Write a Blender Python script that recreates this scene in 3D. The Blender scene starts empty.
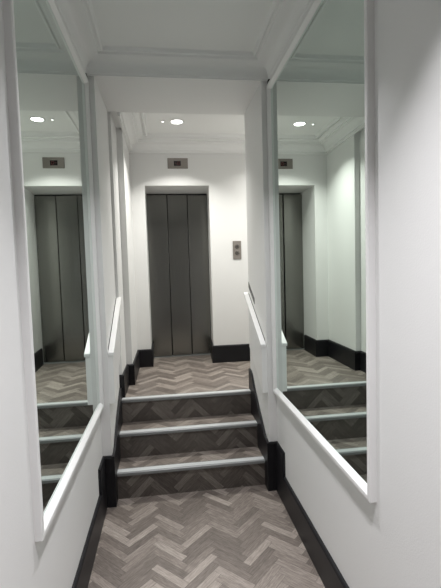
import bpy, bmesh, math, random
from mathutils import Vector, Matrix
C = bpy.context.scene.collection
PI = math.pi

# ------------------------------------------------------------------ dimensions
L, R = 0.471, 0.737            # lower corridor walls
JL, JR = 0.410, 0.6765         # walls beside the stairs
Y1, Y2 = 2.750, 3.345          # passage with the stairs
YB, YD = 4.370, 4.806          # lobby back wall, lift doors
RISE, TR, N1 = 0.187, 0.2261, 2.815
F = 3 * RISE                   # lobby floor height
HS, HC = 2.832, 2.945          # passage soffit, ceilings
HALL = 3.02
S1X, S2X, YS = 0.388, 0.335, 3.707
EL, ER, EZ = -0.192, 0.481, 2.472
DL_, DR_ = -0.198, 0.507       # lift door edges (the reveals splay)
YR = -1.70                     # rear wall of corridor
XR = 1.95                      # right wall of lobby
BT, BH = 0.018, 0.189          # baseboard
CAM = (0.0, 0.0, 1.591)

# ------------------------------------------------------------------ node helpers
class Ex:
    """math-node expression"""
    def __init__(s, nt, sock): s.nt, s.s = nt, sock
    def _m(s, op, *a):
        n = s.nt.nodes.new('ShaderNodeMath'); n.operation = op
        for i, v in enumerate((s,) + a):
            if isinstance(v, Ex): s.nt.links.new(v.s, n.inputs[i])
            else: n.inputs[i].default_value = v
        return Ex(s.nt, n.outputs[0])
    def __add__(s, o): return s._m('ADD', o)
    def __sub__(s, o): return s._m('SUBTRACT', o)
    def __mul__(s, o): return s._m('MULTIPLY', o)
    def floor(s): return s._m('FLOOR')
    def fract(s): return s._m('FRACT')
    def mod(s, o): return s._m('FLOORED_MODULO', o)
    def lt(s, o): return s._m('LESS_THAN', o)
    def min(s, o): return s._m('MINIMUM', o)
    def neg(s, k): return s._m('MULTIPLY', -1.0)._m('ADD', k)      # k - s

def newmat(name):
    m = bpy.data.materials.new(name); m.use_nodes = True
    nt = m.node_tree; b = nt.nodes['Principled BSDF']
    return m, nt, b

def plain(name, col, rough=0.5, metal=0.0, noise=0.0, nscale=20, bump=0.0, bscale=200, spec=0.5, stretch=None):
    m, nt, b = newmat(name)
    b.inputs['Base Color'].default_value = (*col, 1)
    b.inputs['Roughness'].default_value = rough
    b.inputs['Metallic'].default_value = metal
    b.inputs['Specular IOR Level'].default_value = spec
    tc = nt.nodes.new('ShaderNodeTexCoord')
    src = tc.outputs['Object']
    if stretch:
        mp = nt.nodes.new('ShaderNodeMapping'); mp.inputs['Scale'].default_value = stretch
        nt.links.new(src, mp.inputs['Vector']); src = mp.outputs[0]
    if noise:
        n = nt.nodes.new('ShaderNodeTexNoise'); n.inputs['Scale'].default_value = nscale; n.inputs['Detail'].default_value = 4
        nt.links.new(src, n.inputs['Vector'])
        mx = nt.nodes.new('ShaderNodeMix'); mx.data_type = 'RGBA'
        mx.inputs[6].default_value = (*[c * (1 - noise) for c in col], 1)
        mx.inputs[7].default_value = (*[min(1, c * (1 + noise)) for c in col], 1)
        nt.links.new(n.outputs['Fac'], mx.inputs[0]); nt.links.new(mx.outputs[2], b.inputs['Base Color'])
    if bump:
        n = nt.nodes.new('ShaderNodeTexNoise'); n.inputs['Scale'].default_value = bscale; n.inputs['Detail'].default_value = 3
        nt.links.new(src, n.inputs['Vector'])
        bp = nt.nodes.new('ShaderNodeBump'); bp.inputs['Strength'].default_value = bump; bp.inputs['Distance'].default_value = 0.002
        nt.links.new(n.outputs['Fac'], bp.inputs['Height']); nt.links.new(bp.outputs[0], b.inputs['Normal'])
    return m

def emis(name, col, s):
    m, nt, b = newmat(name)
    b.inputs['Base Color'].default_value = (*col, 1)
    b.inputs['Emission Color'].default_value = (*col, 1)
    b.inputs['Emission Strength'].default_value = s
    return m

def herringbone(name, axis2, w=0.0465, ox=0.0, oy=0.0, gain=1.0):
    """wood planks laid in herringbone, 1:5; axis2 'Y' for floors, 'Z' for risers"""
    m, nt, b = newmat(name)
    tc = nt.nodes.new('ShaderNodeTexCoord'); sp = nt.nodes.new('ShaderNodeSeparateXYZ')
    nt.links.new(tc.outputs['Object'], sp.inputs[0])
    x = Ex(nt, sp.outputs['X']) + (ox + 20.0); y = Ex(nt, sp.outputs[axis2]) + (oy + 3.0)
    k = 1 / (w * math.sqrt(2))
    u = (x + y) * k; v = (y - x) * k
    i, j, fu, fv = u.floor(), v.floor(), u.fract(), v.fract()
    kk = (i - j).mod(10.0)
    hz = kk.lt(4.5)                                    # 1 = plank along u
    vt = hz.neg(1.0)
    idx = i - kk * hz
    idy = j - kk.neg(9.0) * vt
    along = (kk + fu) * hz + (kk.neg(9.0) + fv) * vt    # 0..5
    across = fv * hz + fu * vt                          # 0..1
    # random per plank
    cb = nt.nodes.new('ShaderNodeCombineXYZ')
    for n_, e in enumerate((idx, idy, vt * 7.3)): nt.links.new(e.s, cb.inputs[n_])
    wn = nt.nodes.new('ShaderNodeTexWhiteNoise'); nt.links.new(cb.outputs[0], wn.inputs[0])
    rnd = Ex(nt, wn.outputs['Value'])
    # grain
    gv = nt.nodes.new('ShaderNodeCombineXYZ')
    nt.links.new((along * 0.55 + rnd * 37.0).s, gv.inputs[0]); nt.links.new((across * 5.0).s, gv.inputs[1]); nt.links.new((rnd * 91.0).s, gv.inputs[2])
    g = nt.nodes.new('ShaderNodeTexNoise'); g.inputs['Scale'].default_value = 1.6; g.inputs['Detail'].default_value = 6; g.inputs['Roughness'].default_value = 0.62
    nt.links.new(gv.outputs[0], g.inputs['Vector'])
    gv2 = nt.nodes.new('ShaderNodeCombineXYZ')
    nt.links.new((along * 1.2 + rnd * 11.0).s, gv2.inputs[0]); nt.links.new((across * 26.0).s, gv2.inputs[1]); nt.links.new((rnd * 31.0).s, gv2.inputs[2])
    g2 = nt.nodes.new('ShaderNodeTexNoise'); g2.inputs['Scale'].default_value = 1.0; g2.inputs['Detail'].default_value = 3
    nt.links.new(gv2.outputs[0], g2.inputs['Vector'])
    tone = rnd._m('POWER', 1.35) * 0.48 + (Ex(nt, g.outputs['Fac']) - 0.5) * 1.0 + (Ex(nt, g2.outputs['Fac']) - 0.5) * 0.35 + 0.17
    cr = nt.nodes.new('ShaderNodeValToRGB'); nt.links.new(tone.s, cr.inputs[0])
    e = cr.color_ramp.elements
    cols = [(0.0, (0.068, 0.057, 0.050)), (0.35, (0.140, 0.119, 0.104)), (0.65, (0.245, 0.215, 0.190)), (1.0, (0.40, 0.365, 0.325))]
    e[0].position, e[1].position = cols[0][0], cols[-1][0]
    e[0].color = (*[c * gain for c in cols[0][1]], 1); e[1].color = (*[c * gain for c in cols[-1][1]], 1)
    for p_, c_ in cols[1:3]:
        q = e.new(p_); q.color = (*[c * gain for c in c_], 1)
    # joints
    d = across.min(across.neg(1.0)).min(along.min(along.neg(5.0)))
    jt = d.lt(0.022)
    mx = nt.nodes.new('ShaderNodeMix'); mx.data_type = 'RGBA'
    nt.links.new((jt * 0.6).s, mx.inputs[0]); nt.links.new(cr.outputs[0], mx.inputs[6]); mx.inputs[7].default_value = (0.045, 0.035, 0.03, 1)
    nt.links.new(mx.outputs[2], b.inputs['Base Color'])
    b.inputs['Roughness'].default_value = 0.42
    bp = nt.nodes.new('ShaderNodeBump'); bp.inputs['Strength'].default_value = 0.25; bp.inputs['Distance'].default_value = 0.001
    nt.links.new((Ex(nt, g.outputs['Fac']) - jt).s, bp.inputs['Height']); nt.links.new(bp.outputs[0], b.inputs['Normal'])
    return m

WALL = plain('wall_paint', (0.78, 0.78, 0.77), 0.55, bump=0.2, bscale=160)
CEIL = plain('ceiling_paint', (0.86, 0.865, 0.85), 0.7)
TRIM = plain('trim_gloss_white', (0.84, 0.84, 0.83), 0.35)
CROWN = plain('plaster_white', (0.86, 0.865, 0.855), 0.6, bump=0.2, bscale=90)
BLACK = plain('black_satin_paint', (0.009, 0.009, 0.011), 0.42, spec=0.32, bump=0.15, bscale=40)
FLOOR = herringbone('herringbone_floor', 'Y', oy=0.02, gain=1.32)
RISER = herringbone('herringbone_riser', 'Z', ox=0.03, oy=0.01, gain=0.7)  # same planks, colour darkened for the shade on the upright faces
STEEL = plain('brushed_dark_steel', (0.24, 0.238, 0.222), 0.22, 0.95, noise=0.10, nscale=1.0, bump=0.0, stretch=(90, 90, 0.6))
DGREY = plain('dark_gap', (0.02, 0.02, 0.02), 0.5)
ALU = plain('aluminium', (0.25, 0.26, 0.26), 0.4, 0.3, noise=0.05, nscale=60)
NOSE = plain('nosing_insert_grey', (0.60, 0.62, 0.62), 0.5, noise=0.06, nscale=120)
PLATE = plain('satin_steel_plate', (0.27, 0.245, 0.225), 0.35, 0.7, noise=0.05, nscale=3, stretch=(4, 4, 120))
BUTT = plain('steel_button', (0.12, 0.11, 0.10), 0.3, 0.7)
SCREEN = plain('display_glass', (0.010, 0.004, 0.004), 0.25)
RED = emis('red_led', (0.09, 0.01, 0.01), 0.12)
LAMP = emis('lamp_diffuser', (1.0, 0.99, 0.96), 5.0)
def mirror_mat():
    m, nt, b = newmat('mirror_silver')
    b.inputs['Base Color'].default_value = (0.72, 0.815, 0.77, 1)
    b.inputs['Metallic'].default_value = 1; b.inputs['Roughness'].default_value = 0.0
    return m
MIRROR = mirror_mat()

# ------------------------------------------------------------------ mesh helpers
def obj(name, bm, mat, parent=None, smooth=False):
    bmesh.ops.recalc_face_normals(bm, faces=bm.faces[:])
    me = bpy.data.meshes.new(name); bm.to_mesh(me); bm.free()
    me.materials.append(mat)
    if smooth:
        for p in me.polygons: p.use_smooth = True
        try: me.set_sharp_from_angle(angle=math.radians(35))
        except Exception: pass
    o = bpy.data.objects.new(name, me); C.objects.link(o)
    if parent:
        o.parent = parent
        o.location = -Vector(parent.location) if parent.parent is None else (0, 0, 0)
    return o
def struct(name, bm, mat, parent=None, smooth=False):
    o = obj(name, bm, mat, parent, smooth)
    if not parent: o['kind'] = 'structure'
    return o
def thing(name, loc, label, cat, group=None):
    o = bpy.data.objects.new(name, None); C.objects.link(o); o.location = loc
    o.empty_display_size = 0.05
    o['label'] = label; o['category'] = cat
    if group: o['group'] = group
    return o
def box(bm, x0, x1, y0, y1, z0, z1, bev=0.0):
    r = bmesh.ops.create_cube(bm, size=1.0)
    for v in r['verts']:
        v.co = Vector(((x0 + x1) / 2 + v.co.x * (x1 - x0), (y0 + y1) / 2 + v.co.y * (y1 - y0), (z0 + z1) / 2 + v.co.z * (z1 - z0)))
    if bev:
        ed = list({e for v in r['verts'] for e in v.link_edges})
        bmesh.ops.bevel(bm, geom=ed, offset=bev, segments=2, affect='EDGES', profile=0.5)
    return bm
def bx(*a, **k): return box(bmesh.new(), *a, **k)
def prism(pts, ax, a0, a1, bm=None):
    """extrude polygon pts along axis ax ('x','y','z'); pts are the other two coords in xyz order"""
    bm = bm or bmesh.new()
    def co(p, a):
        return {'x': (a, p[0], p[1]), 'y': (p[0], a, p[1]), 'z': (p[0], p[1], a)}[ax]
    A = [bm.verts.new(co(p, a0)) for p in pts]; B = [bm.verts.new(co(p, a1)) for p in pts]
    n = len(pts)
    bm.faces.new(A); bm.faces.new(B[::-1])
    for i in range(n): bm.faces.new((A[i], A[(i + 1) % n], B[(i + 1) % n], B[i]))
    return bm
def sweep(path, prof, closed, bm=None):
    """sweep (d, z) profile along a 2-D path; d is measured to the LEFT of travel (into the room); mitred"""
    bm = bm or bmesh.new()
    n = len(path); rings = []
    for i, p in enumerate(path):
        p = Vector(p)
        def nrm(a, b):
            t = (Vector(b) - Vector(a)).normalized(); return Vector((-t.y, t.x))
        n1 = nrm(path[i - 1], p) if (closed or i > 0) else None
        n2 = nrm(p, path[(i + 1) % n]) if (closed or i < n - 1) else None
        if n1 is None: m = n2
        elif n2 is None: m = n1
        else: m = (n1 + n2) / (1 + n1.dot(n2))
        rings.append([bm.verts.new((p.x + m.x * d, p.y + m.y * d, z)) for d, z in prof])
    k = len(prof)
    for i in range(n if closed else n - 1):
        a, b = rings[i], rings[(i + 1) % n]
        for q in range(k): bm.faces.new((a[q], a[(q + 1) % k], b[(q + 1) % k], b[q]))
    if not closed:
        bm.faces.new(rings[0]); bm.faces.new(rings[-1][::-1])
    return bm
def lathe(prof, c, bm=None, seg=40, flip=1):
    """profile of (r, z) around vertical axis at c"""
    bm = bm or bmesh.new(); rings = []
    for r, z in prof:
        if r < 1e-6: rings.append([bm.verts.new((c[0], c[1], c[2] + z))])
        else: rings.append([bm.verts.new((c[0] + r * math.cos(2 * PI * k / seg), c[1] + r * math.sin(2 * PI * k / seg), c[2] + z)) for k in range(seg)])
    for a, b in zip(rings, rings[1:]):
        for k in range(seg):
            k2 = (k + 1) % seg
            if len(a) == 1: bm.faces.new((a[0], b[k], b[k2]))
            elif len(b) == 1: bm.faces.new((a[k], a[k2], b[0]))
            else: bm.faces.new((a[k], a[k2], b[k2], b[k]))
    return bm

# ------------------------------------------------------------------ shell
struct('floor', bx(-L - .12, R + .12, YR - .12, N1 + .01, -.06, 0), FLOOR)
bm = bx(-.6, XR + .12, N1 + 2 * TR + .070, YD + .14, F - .06, F)
struct('floor_lobby', bm, FLOOR)
struct('ceiling', bx(-L - .12, R + .12, YR - .12, Y1, HC, HALL), CEIL)
struct('ceiling_lobby', bx(-.6, XR + .12, Y2, YB, HC, HALL), CEIL)
struct('wall_left', bx(-L - .12, -L, YR, Y1, 0, HC), WALL)
struct('wall_right', bx(R, R + .12, YR, Y1, 0, HC), WALL)
struct('wall_rear', bx(-L - .12, R + .12, YR - .12, YR, 0, HC), WALL)
struct('wall_stair_left', bx(-L - .12, -JL, Y1, Y2, 0, HALL, bev=0), WALL)
struct('wall_stair_right', bx(JR, XR + .12, Y1, Y2, 0, HALL), WALL)
struct('wall_header', bx(-JL, JR, Y1, Y2, HS, HALL), WALL)
struct('wall_lobby_left', prism([(-.6, Y2), (-S1X, Y2), (-S1X, YS), (-S2X, YS), (-S2X, YB), (-.6, YB)], 'z', F, HC), WALL)
struct('wall_lobby_right', bx(XR, XR + .12, Y2, YB, F, HC), WALL)
bm = prism([(-.6, YB), (EL, YB), (DL_, YD), (DL_, YD + .14), (-.6, YD + .14)], 'z', F, HALL)
prism([(ER, YB), (XR + .12, YB), (XR + .12, YD + .14), (DR_, YD + .14), (DR_, YD)], 'z', F, HALL, bm)
prism([(EL, YB), (ER, YB), (DR_, YD), (DR_, YD + .14), (DL_, YD + .14), (DL_, YD)], 'z', EZ, HALL, bm)
struct('wall_lobby_back', bm, WALL)

# crown mouldings ----------------------------------------------------
def crown(path, name, sc=1.0, closed=True):
    H = HC
    # shallow, softer profile in the corridor, deeper stepped one in the lobby
    soft = [(0, H - .113), (.010, H - .113), (.011, H - .104), (.016, H - .101)]
    for k in range(8):
        a = k / 7 * PI / 2
        soft.append((.018 + .060 * (1 - math.cos(a)), H - .099 + .066 * math.sin(a)))
    soft += [(.090, H - .030), (.104, H - .026), (.110, H - .014), (.119, H - .013)]
    for k in range(6):
        a = k / 5 * PI
        soft.append((.131 - .009 * math.cos(a), H - .012 - .009 * math.sin(a)))
    soft += [(.143, H - .008), (.147, H), (0, H)]
    prof = [(0, H - .113), (.014, H - .113), (.014, H - .094), (.024, H - .094), (.026, H - .088)]
    for k in range(8):                                   # cove
        a = k / 7 * PI / 2
        prof.append((.028 + .040 * (1 - math.cos(a)), H - .086 + .040 * math.sin(a)))
    prof += [(.070, H - .038), (.082, H - .038), (.084, H - .028), (.112, H - .022), (.114, H - .010), (.122, H - .010)]
    for k in range(6):                                   # bead
        a = k / 5 * PI
        prof.append((.133 - .009 * math.cos(a), H - .010 - .012 * math.sin(a)))
    prof += [(.143, H - .006), (.147, H), (0, H)]
    if closed: prof = soft
    prof = [(d * (1 + (sc - 1) * 1.6), H - (H - z) * sc) for d, z in prof]
    return struct(name, sweep(path, prof, closed), CROWN, smooth=True)
crown([(-L, YR), (R, YR), (R, Y1), (-L, Y1)], 'trim_1')
crown([(XR, Y2), (XR, YB), (-S2X, YB), (-S2X, Y2)], 'trim_2', 1.25, False)
struct('trim_3', bx(-S1X, -S2X, Y2, YS, HS, HC), CROWN)

# baseboards ---------------------------------------------------------
def bprof(z0, h=BH, t=BT): return [(0, z0), (t, z0), (t, z0 + h - .012), (t - .004, z0 + h - .003), (t - .008, z0 + h), (0, z0 + h)]
RT = .19                                                  # taller return block at the foot of the stairs
struct('baseboard_left', sweep([(-L, Y1 - RT), (-L, YR)], bprof(0), False), BLACK)
struct('baseboard_right', sweep([(R, YR), (R, Y1 - RT)], bprof(0), False), BLACK)
struct('baseboard_rear', sweep([(-L + BT, YR), (R - BT, YR)], bprof(0), False), BLACK)
struct('baseboard_lobby_left', sweep([(EL - .005, YD - .05), (EL, YB), (-S2X, YB), (-S2X, YS), (-S1X, YS), (-S1X, Y2), (-JL, Y2)], bprof(F), False), BLACK)
struct('baseboard_lobby_back', sweep([(XR, Y2), (XR, YB), (ER, YB), (ER + .021, YD - .05)], bprof(F), False), BLACK)
struct('baseboard_lobby_front', sweep([(JR + .02, Y2), (XR - BT, Y2)], bprof(F), False), BLACK)
# tall blocks returning from the corridor wall round the end of each pier
def block(name, s, wx, jx):
    # s=-1 left, +1 right
    zt = .352
    prof = [(0, 0), (BT, 0), (BT, zt - .012), (BT - .006, zt), (0, zt)]
    if s < 0: path = [(jx, Y1), (wx, Y1), (wx, Y1 - RT)]
    else: path = [(wx, Y1 - RT), (wx, Y1), (jx, Y1)]
    bm = sweep(path, prof, False)
    # stair skirting rising with the steps on the side wall
    ye = Y2 - .001
    top = .655 if s < 0 else .735
    pts = [(Y1 - BT, 0), (ye, 0), (ye, top)]
    curve = [(3.29, top - .006), (3.25, top - .025), (3.15, .575 if s < 0 else .61), (3.02, .505), (2.94, .452), (2.885, .408), (2.845, .377), (2.80, .358), (2.765, .352), (Y1 - BT, .352)]
    pts += curve
    x0, x1 = (jx, jx + BT) if s < 0 else (jx - BT, jx)
    prism(pts, 'x', x0, x1, bm)
    return struct(name, bm, BLACK)
block('baseboard_stair_left', -1, -L, -JL)
block('baseboard_stair_right', 1, R, JR)

# ------------------------------------------------------------------ staircase
st = thing('staircase', ((JR - JL) / 2, N1, 0), 'three steps in grey-brown herringbone planks with pale strip nosings leading up to the lift lobby', 'stairs')
XA, XB = -JL + BT, JR - BT
for k in range(3):
    y = N1 + k * TR
    z = RISE * (k + 1)
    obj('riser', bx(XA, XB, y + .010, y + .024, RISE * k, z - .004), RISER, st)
    if k < 2: obj('tread', bx(XA, XB, y + .070, y + TR + .010, z - .03, z), FLOOR, st)
    # nosing: metal angle with ridged top
    h = .003
    pr = [(y + .070, z - .004), (y + .070, z + .001), (y + .066, z + h), (y + .061, z + h), (y + .059, z + .0015), (y + .014, z + .0015), (y + .012, z + h),
          (y + .004, z + h), (y, z - .001), (y, z - .020), (y + .004, z - .022), (y + .010, z - .022), (y + .010, z - .004)]
    ns = obj('nosing', prism(pr, 'x', XA, XB), ALU, st)
    ins = bmesh.new()
    for q in range(5):
        a = y + .0145 + q * .0088
        box(ins, XA, XB, a, a + .0074, z + .0012, z + .0034)
    io = obj('grip_insert', ins, NOSE, ns)

# ------------------------------------------------------------------ lift doors
dr = bpy.data.objects.new('door_1', None); C.objects.link(dr); dr.location = ((EL + ER) / 2, YD, F); dr['kind'] = 'structure'
W3 = (DR_ - DL_) / 3
for k in range(3):
    off = (0.0, .012, .024)[k] if False else (0.022, 0.011, 0.0)[2 - k]
    x0 = DL_ + k * W3 + (.002 if k == 0 else .006); x1 = DL_ + (k + 1) * W3 - .006
    yy = YD + off
    obj('door_panel', bx(x0, x1, yy, yy + .02, F + .012, EZ - .020, bev=.003), STEEL, dr)
obj('door_backing', bx(DL_, DR_, YD + .05, YD + .06, F + .01, EZ), DGREY, dr)  # dark sheet whose colour supplies the shadow lines between panels
obj('door_sill', bx(DL_ + .005, DR_ - .005, YD - .022, YD + .05, F, F + .006, bev=.001), ALU, dr)

# ------------------------------------------------------------------ lift display and call buttons
ix, iz = .160, 2.700
t = thing('lift_position_display', (ix, YB, iz), 'small brushed steel plate with dark digital floor display above the lift doors', 'display')
obj('plate', bx(ix - .106, ix + .106, YB - .008, YB, iz - .054, iz + .054, bev=.002), PLATE, t)
sc = obj('screen', bx(ix - .040, ix + .032, YB - .011, YB - .008, iz - .026, iz + .024, bev=.0008), SCREEN, t)
sg = bmesh.new()
def seg(x0, x1, z0, z1): box(sg, ix + x0, ix + x1, YB - .0122, YB - .011, iz + z0, iz + z1)
# a dim red seven-segment zero with a small dash beside it
for a in ((-.001, .019, .011, .015), (-.001, .019, -.017, -.013), (-.003, .001, -.015, .013), (.017, .021, -.015, .013), (-.028, -.012, -.003, .001)): seg(*a)
obj('digit', sg, RED, sc)

cx, cz = .767, 1.7815
t = thing('call_button_panel', (cx, YB, cz), 'narrow upright steel call panel with two round buttons right of the lift doors', 'button panel')
obj('plate', bx(cx - .045, cx + .045, YB - .008, YB, cz - .098, cz + .098, bev=.002), PLATE, t)
for dz in (.036, -.032):
    bm = bmesh.new()
    lathe([(.0245, 0), (.0245, .003), (.021, .005), (.0205, .003), (.019, .003), (.018, .0055), (0, .0062)], (0, 0, 0), bm, 32)
    bmesh.ops.transform(bm, matrix=Matrix.Translation((cx, YB - .008, cz + dz)) @ Matrix.Rotation(PI / 2, 4, 'X'), verts=bm.verts[:])
    bt = obj('call_button', bm, BUTT, t, smooth=True)
    ar = bmesh.new(); s = 1 if dz > 0 else -1
    prism([(cx - .008, cz + dz - s * .005), (cx + .008, cz + dz - s * .005), (cx, cz + dz + s * .007)], 'y', YB - .0150, YB - .0138, ar)
    obj('arrow_mark', ar, DGREY, bt)

# ------------------------------------------------------------------ mirrors
def mirror(s, wx, y0, z0, label):
    """s=-1 on left wall, +1 on right wall"""
    z1, y1 = 2.803, Y1 - .006
    t = thing('wall_mirror', (wx, (y0 + y1) / 2, z0), label, 'mirror', )
    # profile: w inward from outer edge, h off the wall
    pr = [(0, 0), (0, .024), (.003, .027), (.017, .027), (.020, .026), (.037, .010), (.038, .007), (.038, 0)]
    bm = bmesh.new(); rings = []
    for (cy, cz_, sy, sz) in ((y0, z0, 1, 1), (y1, z0, -1, 1), (y1, z1, -1, -1), (y0, z1, 1, -1)):
        rings.append([bm.verts.new((wx - s * h, cy + sy * w, cz_ + sz * w)) for w, h in pr])
    k = len(pr)
    for i in range(4):
        a, b = rings[i], rings[(i + 1) % 4]
        for q in range(k): bm.faces.new((a[q], a[(q + 1) % k], b[(q + 1) % k], b[q]))
    obj('frame', bm, TRIM, t)
    xs = sorted((wx - s * .001, wx - s * .007))
    obj('mirror_glass', bx(xs[0], xs[1], y0 + .036, y1 - .036, z0 + .036, z1 - .036), MIRROR, t)
    xs = sorted((wx, wx - s * .022))
    obj('corner_block', bx(xs[0], xs[1], y1 - .040, y1 - .004, z1, HS - .002, bev=.002), DGREY, t)  # small black block above the far top corner of the frame
mirror(-1, -L, 1.385, .692, 'tall white-framed mirror on the left corridor wall')
mirror(1, R, 1.366, .712, 'tall white-framed mirror on the right corridor wall')

# ------------------------------------------------------------------ handrail boxes beside the stairs
HG = plain('strip_grey', (0.10, 0.10, 0.095), 0.5)
def rail(s, jx, label):
    T = .039
    z_n, z_f, yn, yf = 1.050, 1.385, Y1 + .006, Y2 + .006
    sl = (z_f - z_n) / (yf - yn)
    t = thing('boxed_handrail', (jx, (yn + yf) / 2, z_n - .36), label, 'handrail')
    yb_ = Y2 - .15
    xs = sorted((jx, jx - s * (T - .004)))
    zz = lambda y: z_n + sl * (y - yn)
    obj('side_panel', prism([(yn + .004, .705), (yb_, .705 + sl * (yb_ - yn)), (yb_, zz(yb_) - .02), (yn + .004, z_n - .02)], 'x', *xs), TRIM, t)
    xs = sorted((jx - s * .005, jx - s * (T + .003)))
    bm = prism([(yn, zz(yn) - .022), (yf, zz(yf) - .022), (yf, zz(yf)), (yn, zz(yn))], 'x', *xs)
    bmesh.ops.bevel(bm, geom=bm.edges[:], offset=.002, segments=1, affect='EDGES')
    obj('rail_cap', bm, TRIM, t)
    if s > 0: obj('grey_strip', prism([(3.12, 1.300), (3.335, 1.425), (3.335, 1.470), (3.12, 1.345)], 'x', jx - .003, jx), HG, t)  # thin grey strip on the wall above the cap's far end
    # dark strip standing in for the shade in the gap behind the rail
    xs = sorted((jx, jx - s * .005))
    obj('gap_shade', prism([(yn + .05, zz(yn + .05) - .018), (Y2 - .01, zz(Y2 - .01) - .018), (Y2 - .01, zz(Y2 - .01) - .002), (yn + .05, zz(yn + .05) - .002)], 'x', *xs), DGREY, t)
rail(-1, -JL, 'white sloping handrail on the left stair wall')
rail(1, JR, 'white sloping handrail on the right stair wall')

# ------------------------------------------------------------------ lamps
def downlight(x, y, label, power, spread=180, col=(1, .985, .95)):
    t = thing('ceiling_downlight', (x, y, HC), label, 'ceiling light')
    obj('trim_ring', lathe([(.052, 0), (.052, -.004), (.056, -.006), (.066, -.004), (.068, 0)], (x, y, HC), None, 48), TRIM, t, smooth=True)
    obj('diffuser', lathe([(.0515, 0), (.0515, -.002), (0, -.002)], (x, y, HC), None, 48), LAMP, t)
    ld = bpy.data.lights.new('downlight_beam', 'AREA'); ld.shape = 'DISK'; ld.size = .07
    ld.energy = power; ld.color = col; ld.spread = math.radians(spread)
    lo = bpy.data.objects.new('downlight_beam', ld); C.objects.link(lo); lo.location = (0, 0, -.005); lo.parent = t
    return t
downlight(.147, 3.845, 'lit round recessed ceiling light in the lobby in front of the lift', 9.6, 112, (1.0, .985, .93))
downlight(.13, 1.93, 'round recessed light in the corridor ceiling between the mirrors', 8, 100, (.99, .965, 1.0))
downlight(.22, .72, 'round recessed light in the corridor ceiling nearest the viewer', 11, 78, (.99, .965, 1.0))

sx, sy = .017, 3.835
downlight(1.25, 3.808, 'unseen round ceiling light added as fill on the right side of the lobby', 9, 130, (1.0, .985, .93))  # added out of view to raise the bounce light in the lobby
t = thing('ceiling_sensor', (sx, sy, HC), 'tiny round white fitting left of the lit lobby ceiling light', 'sensor')
obj('sensor_body', lathe([(.016, 0), (.016, -.004), (.012, -.007), (.007, -.008)], (sx, sy, HC), None, 24), TRIM, t, smooth=True)
obj('sensor_lens', lathe([(.007, -.004), (.007, -.009), (0, -.012)], (sx, sy, HC), None, 16), LAMP, t, smooth=True)

# ------------------------------------------------------------------ camera, world
w = bpy.data.worlds.new('world'); bpy.context.scene.world = w; w.use_nodes = True
w.node_tree.nodes['Background'].inputs[0].default_value = (.5, .5, .5, 1); w.node_tree.nodes['Background'].inputs[1].default_value = .02
f, yaw, pitch, roll = 407.1, .1303, .0635, .0293
fwd = Vector((math.sin(yaw) * math.cos(pitch), math.cos(yaw) * math.cos(pitch), -math.sin(pitch)))
r0 = Vector((math.cos(yaw), -math.sin(yaw), 0)); u0 = r0.cross(fwd)
rt = r0 * math.cos(roll) + u0 * math.sin(roll) if False else r0 * math.cos(roll) - u0 * math.sin(roll)
up = r0 * math.sin(roll) + u0 * math.cos(roll)
cd = bpy.data.cameras.new('camera'); cd.sensor_fit = 'VERTICAL'; cd.sensor_height = 24; cd.lens = f * 24 / 588; cd.clip_start = .02
cam = bpy.data.objects.new('camera', cd); C.objects.link(cam)
M = Matrix((rt, up, -fwd)).transposed().to_4x4(); M.translation = Vector(CAM)
cam.matrix_world = M
s = bpy.context.scene; s.camera = cam
s.view_settings.view_transform = 'Standard'; s.view_settings.look = 'None'; s.view_settings.gamma = 1
s.view_settings.use_curve_mapping = False; s.view_settings.exposure = 0.42
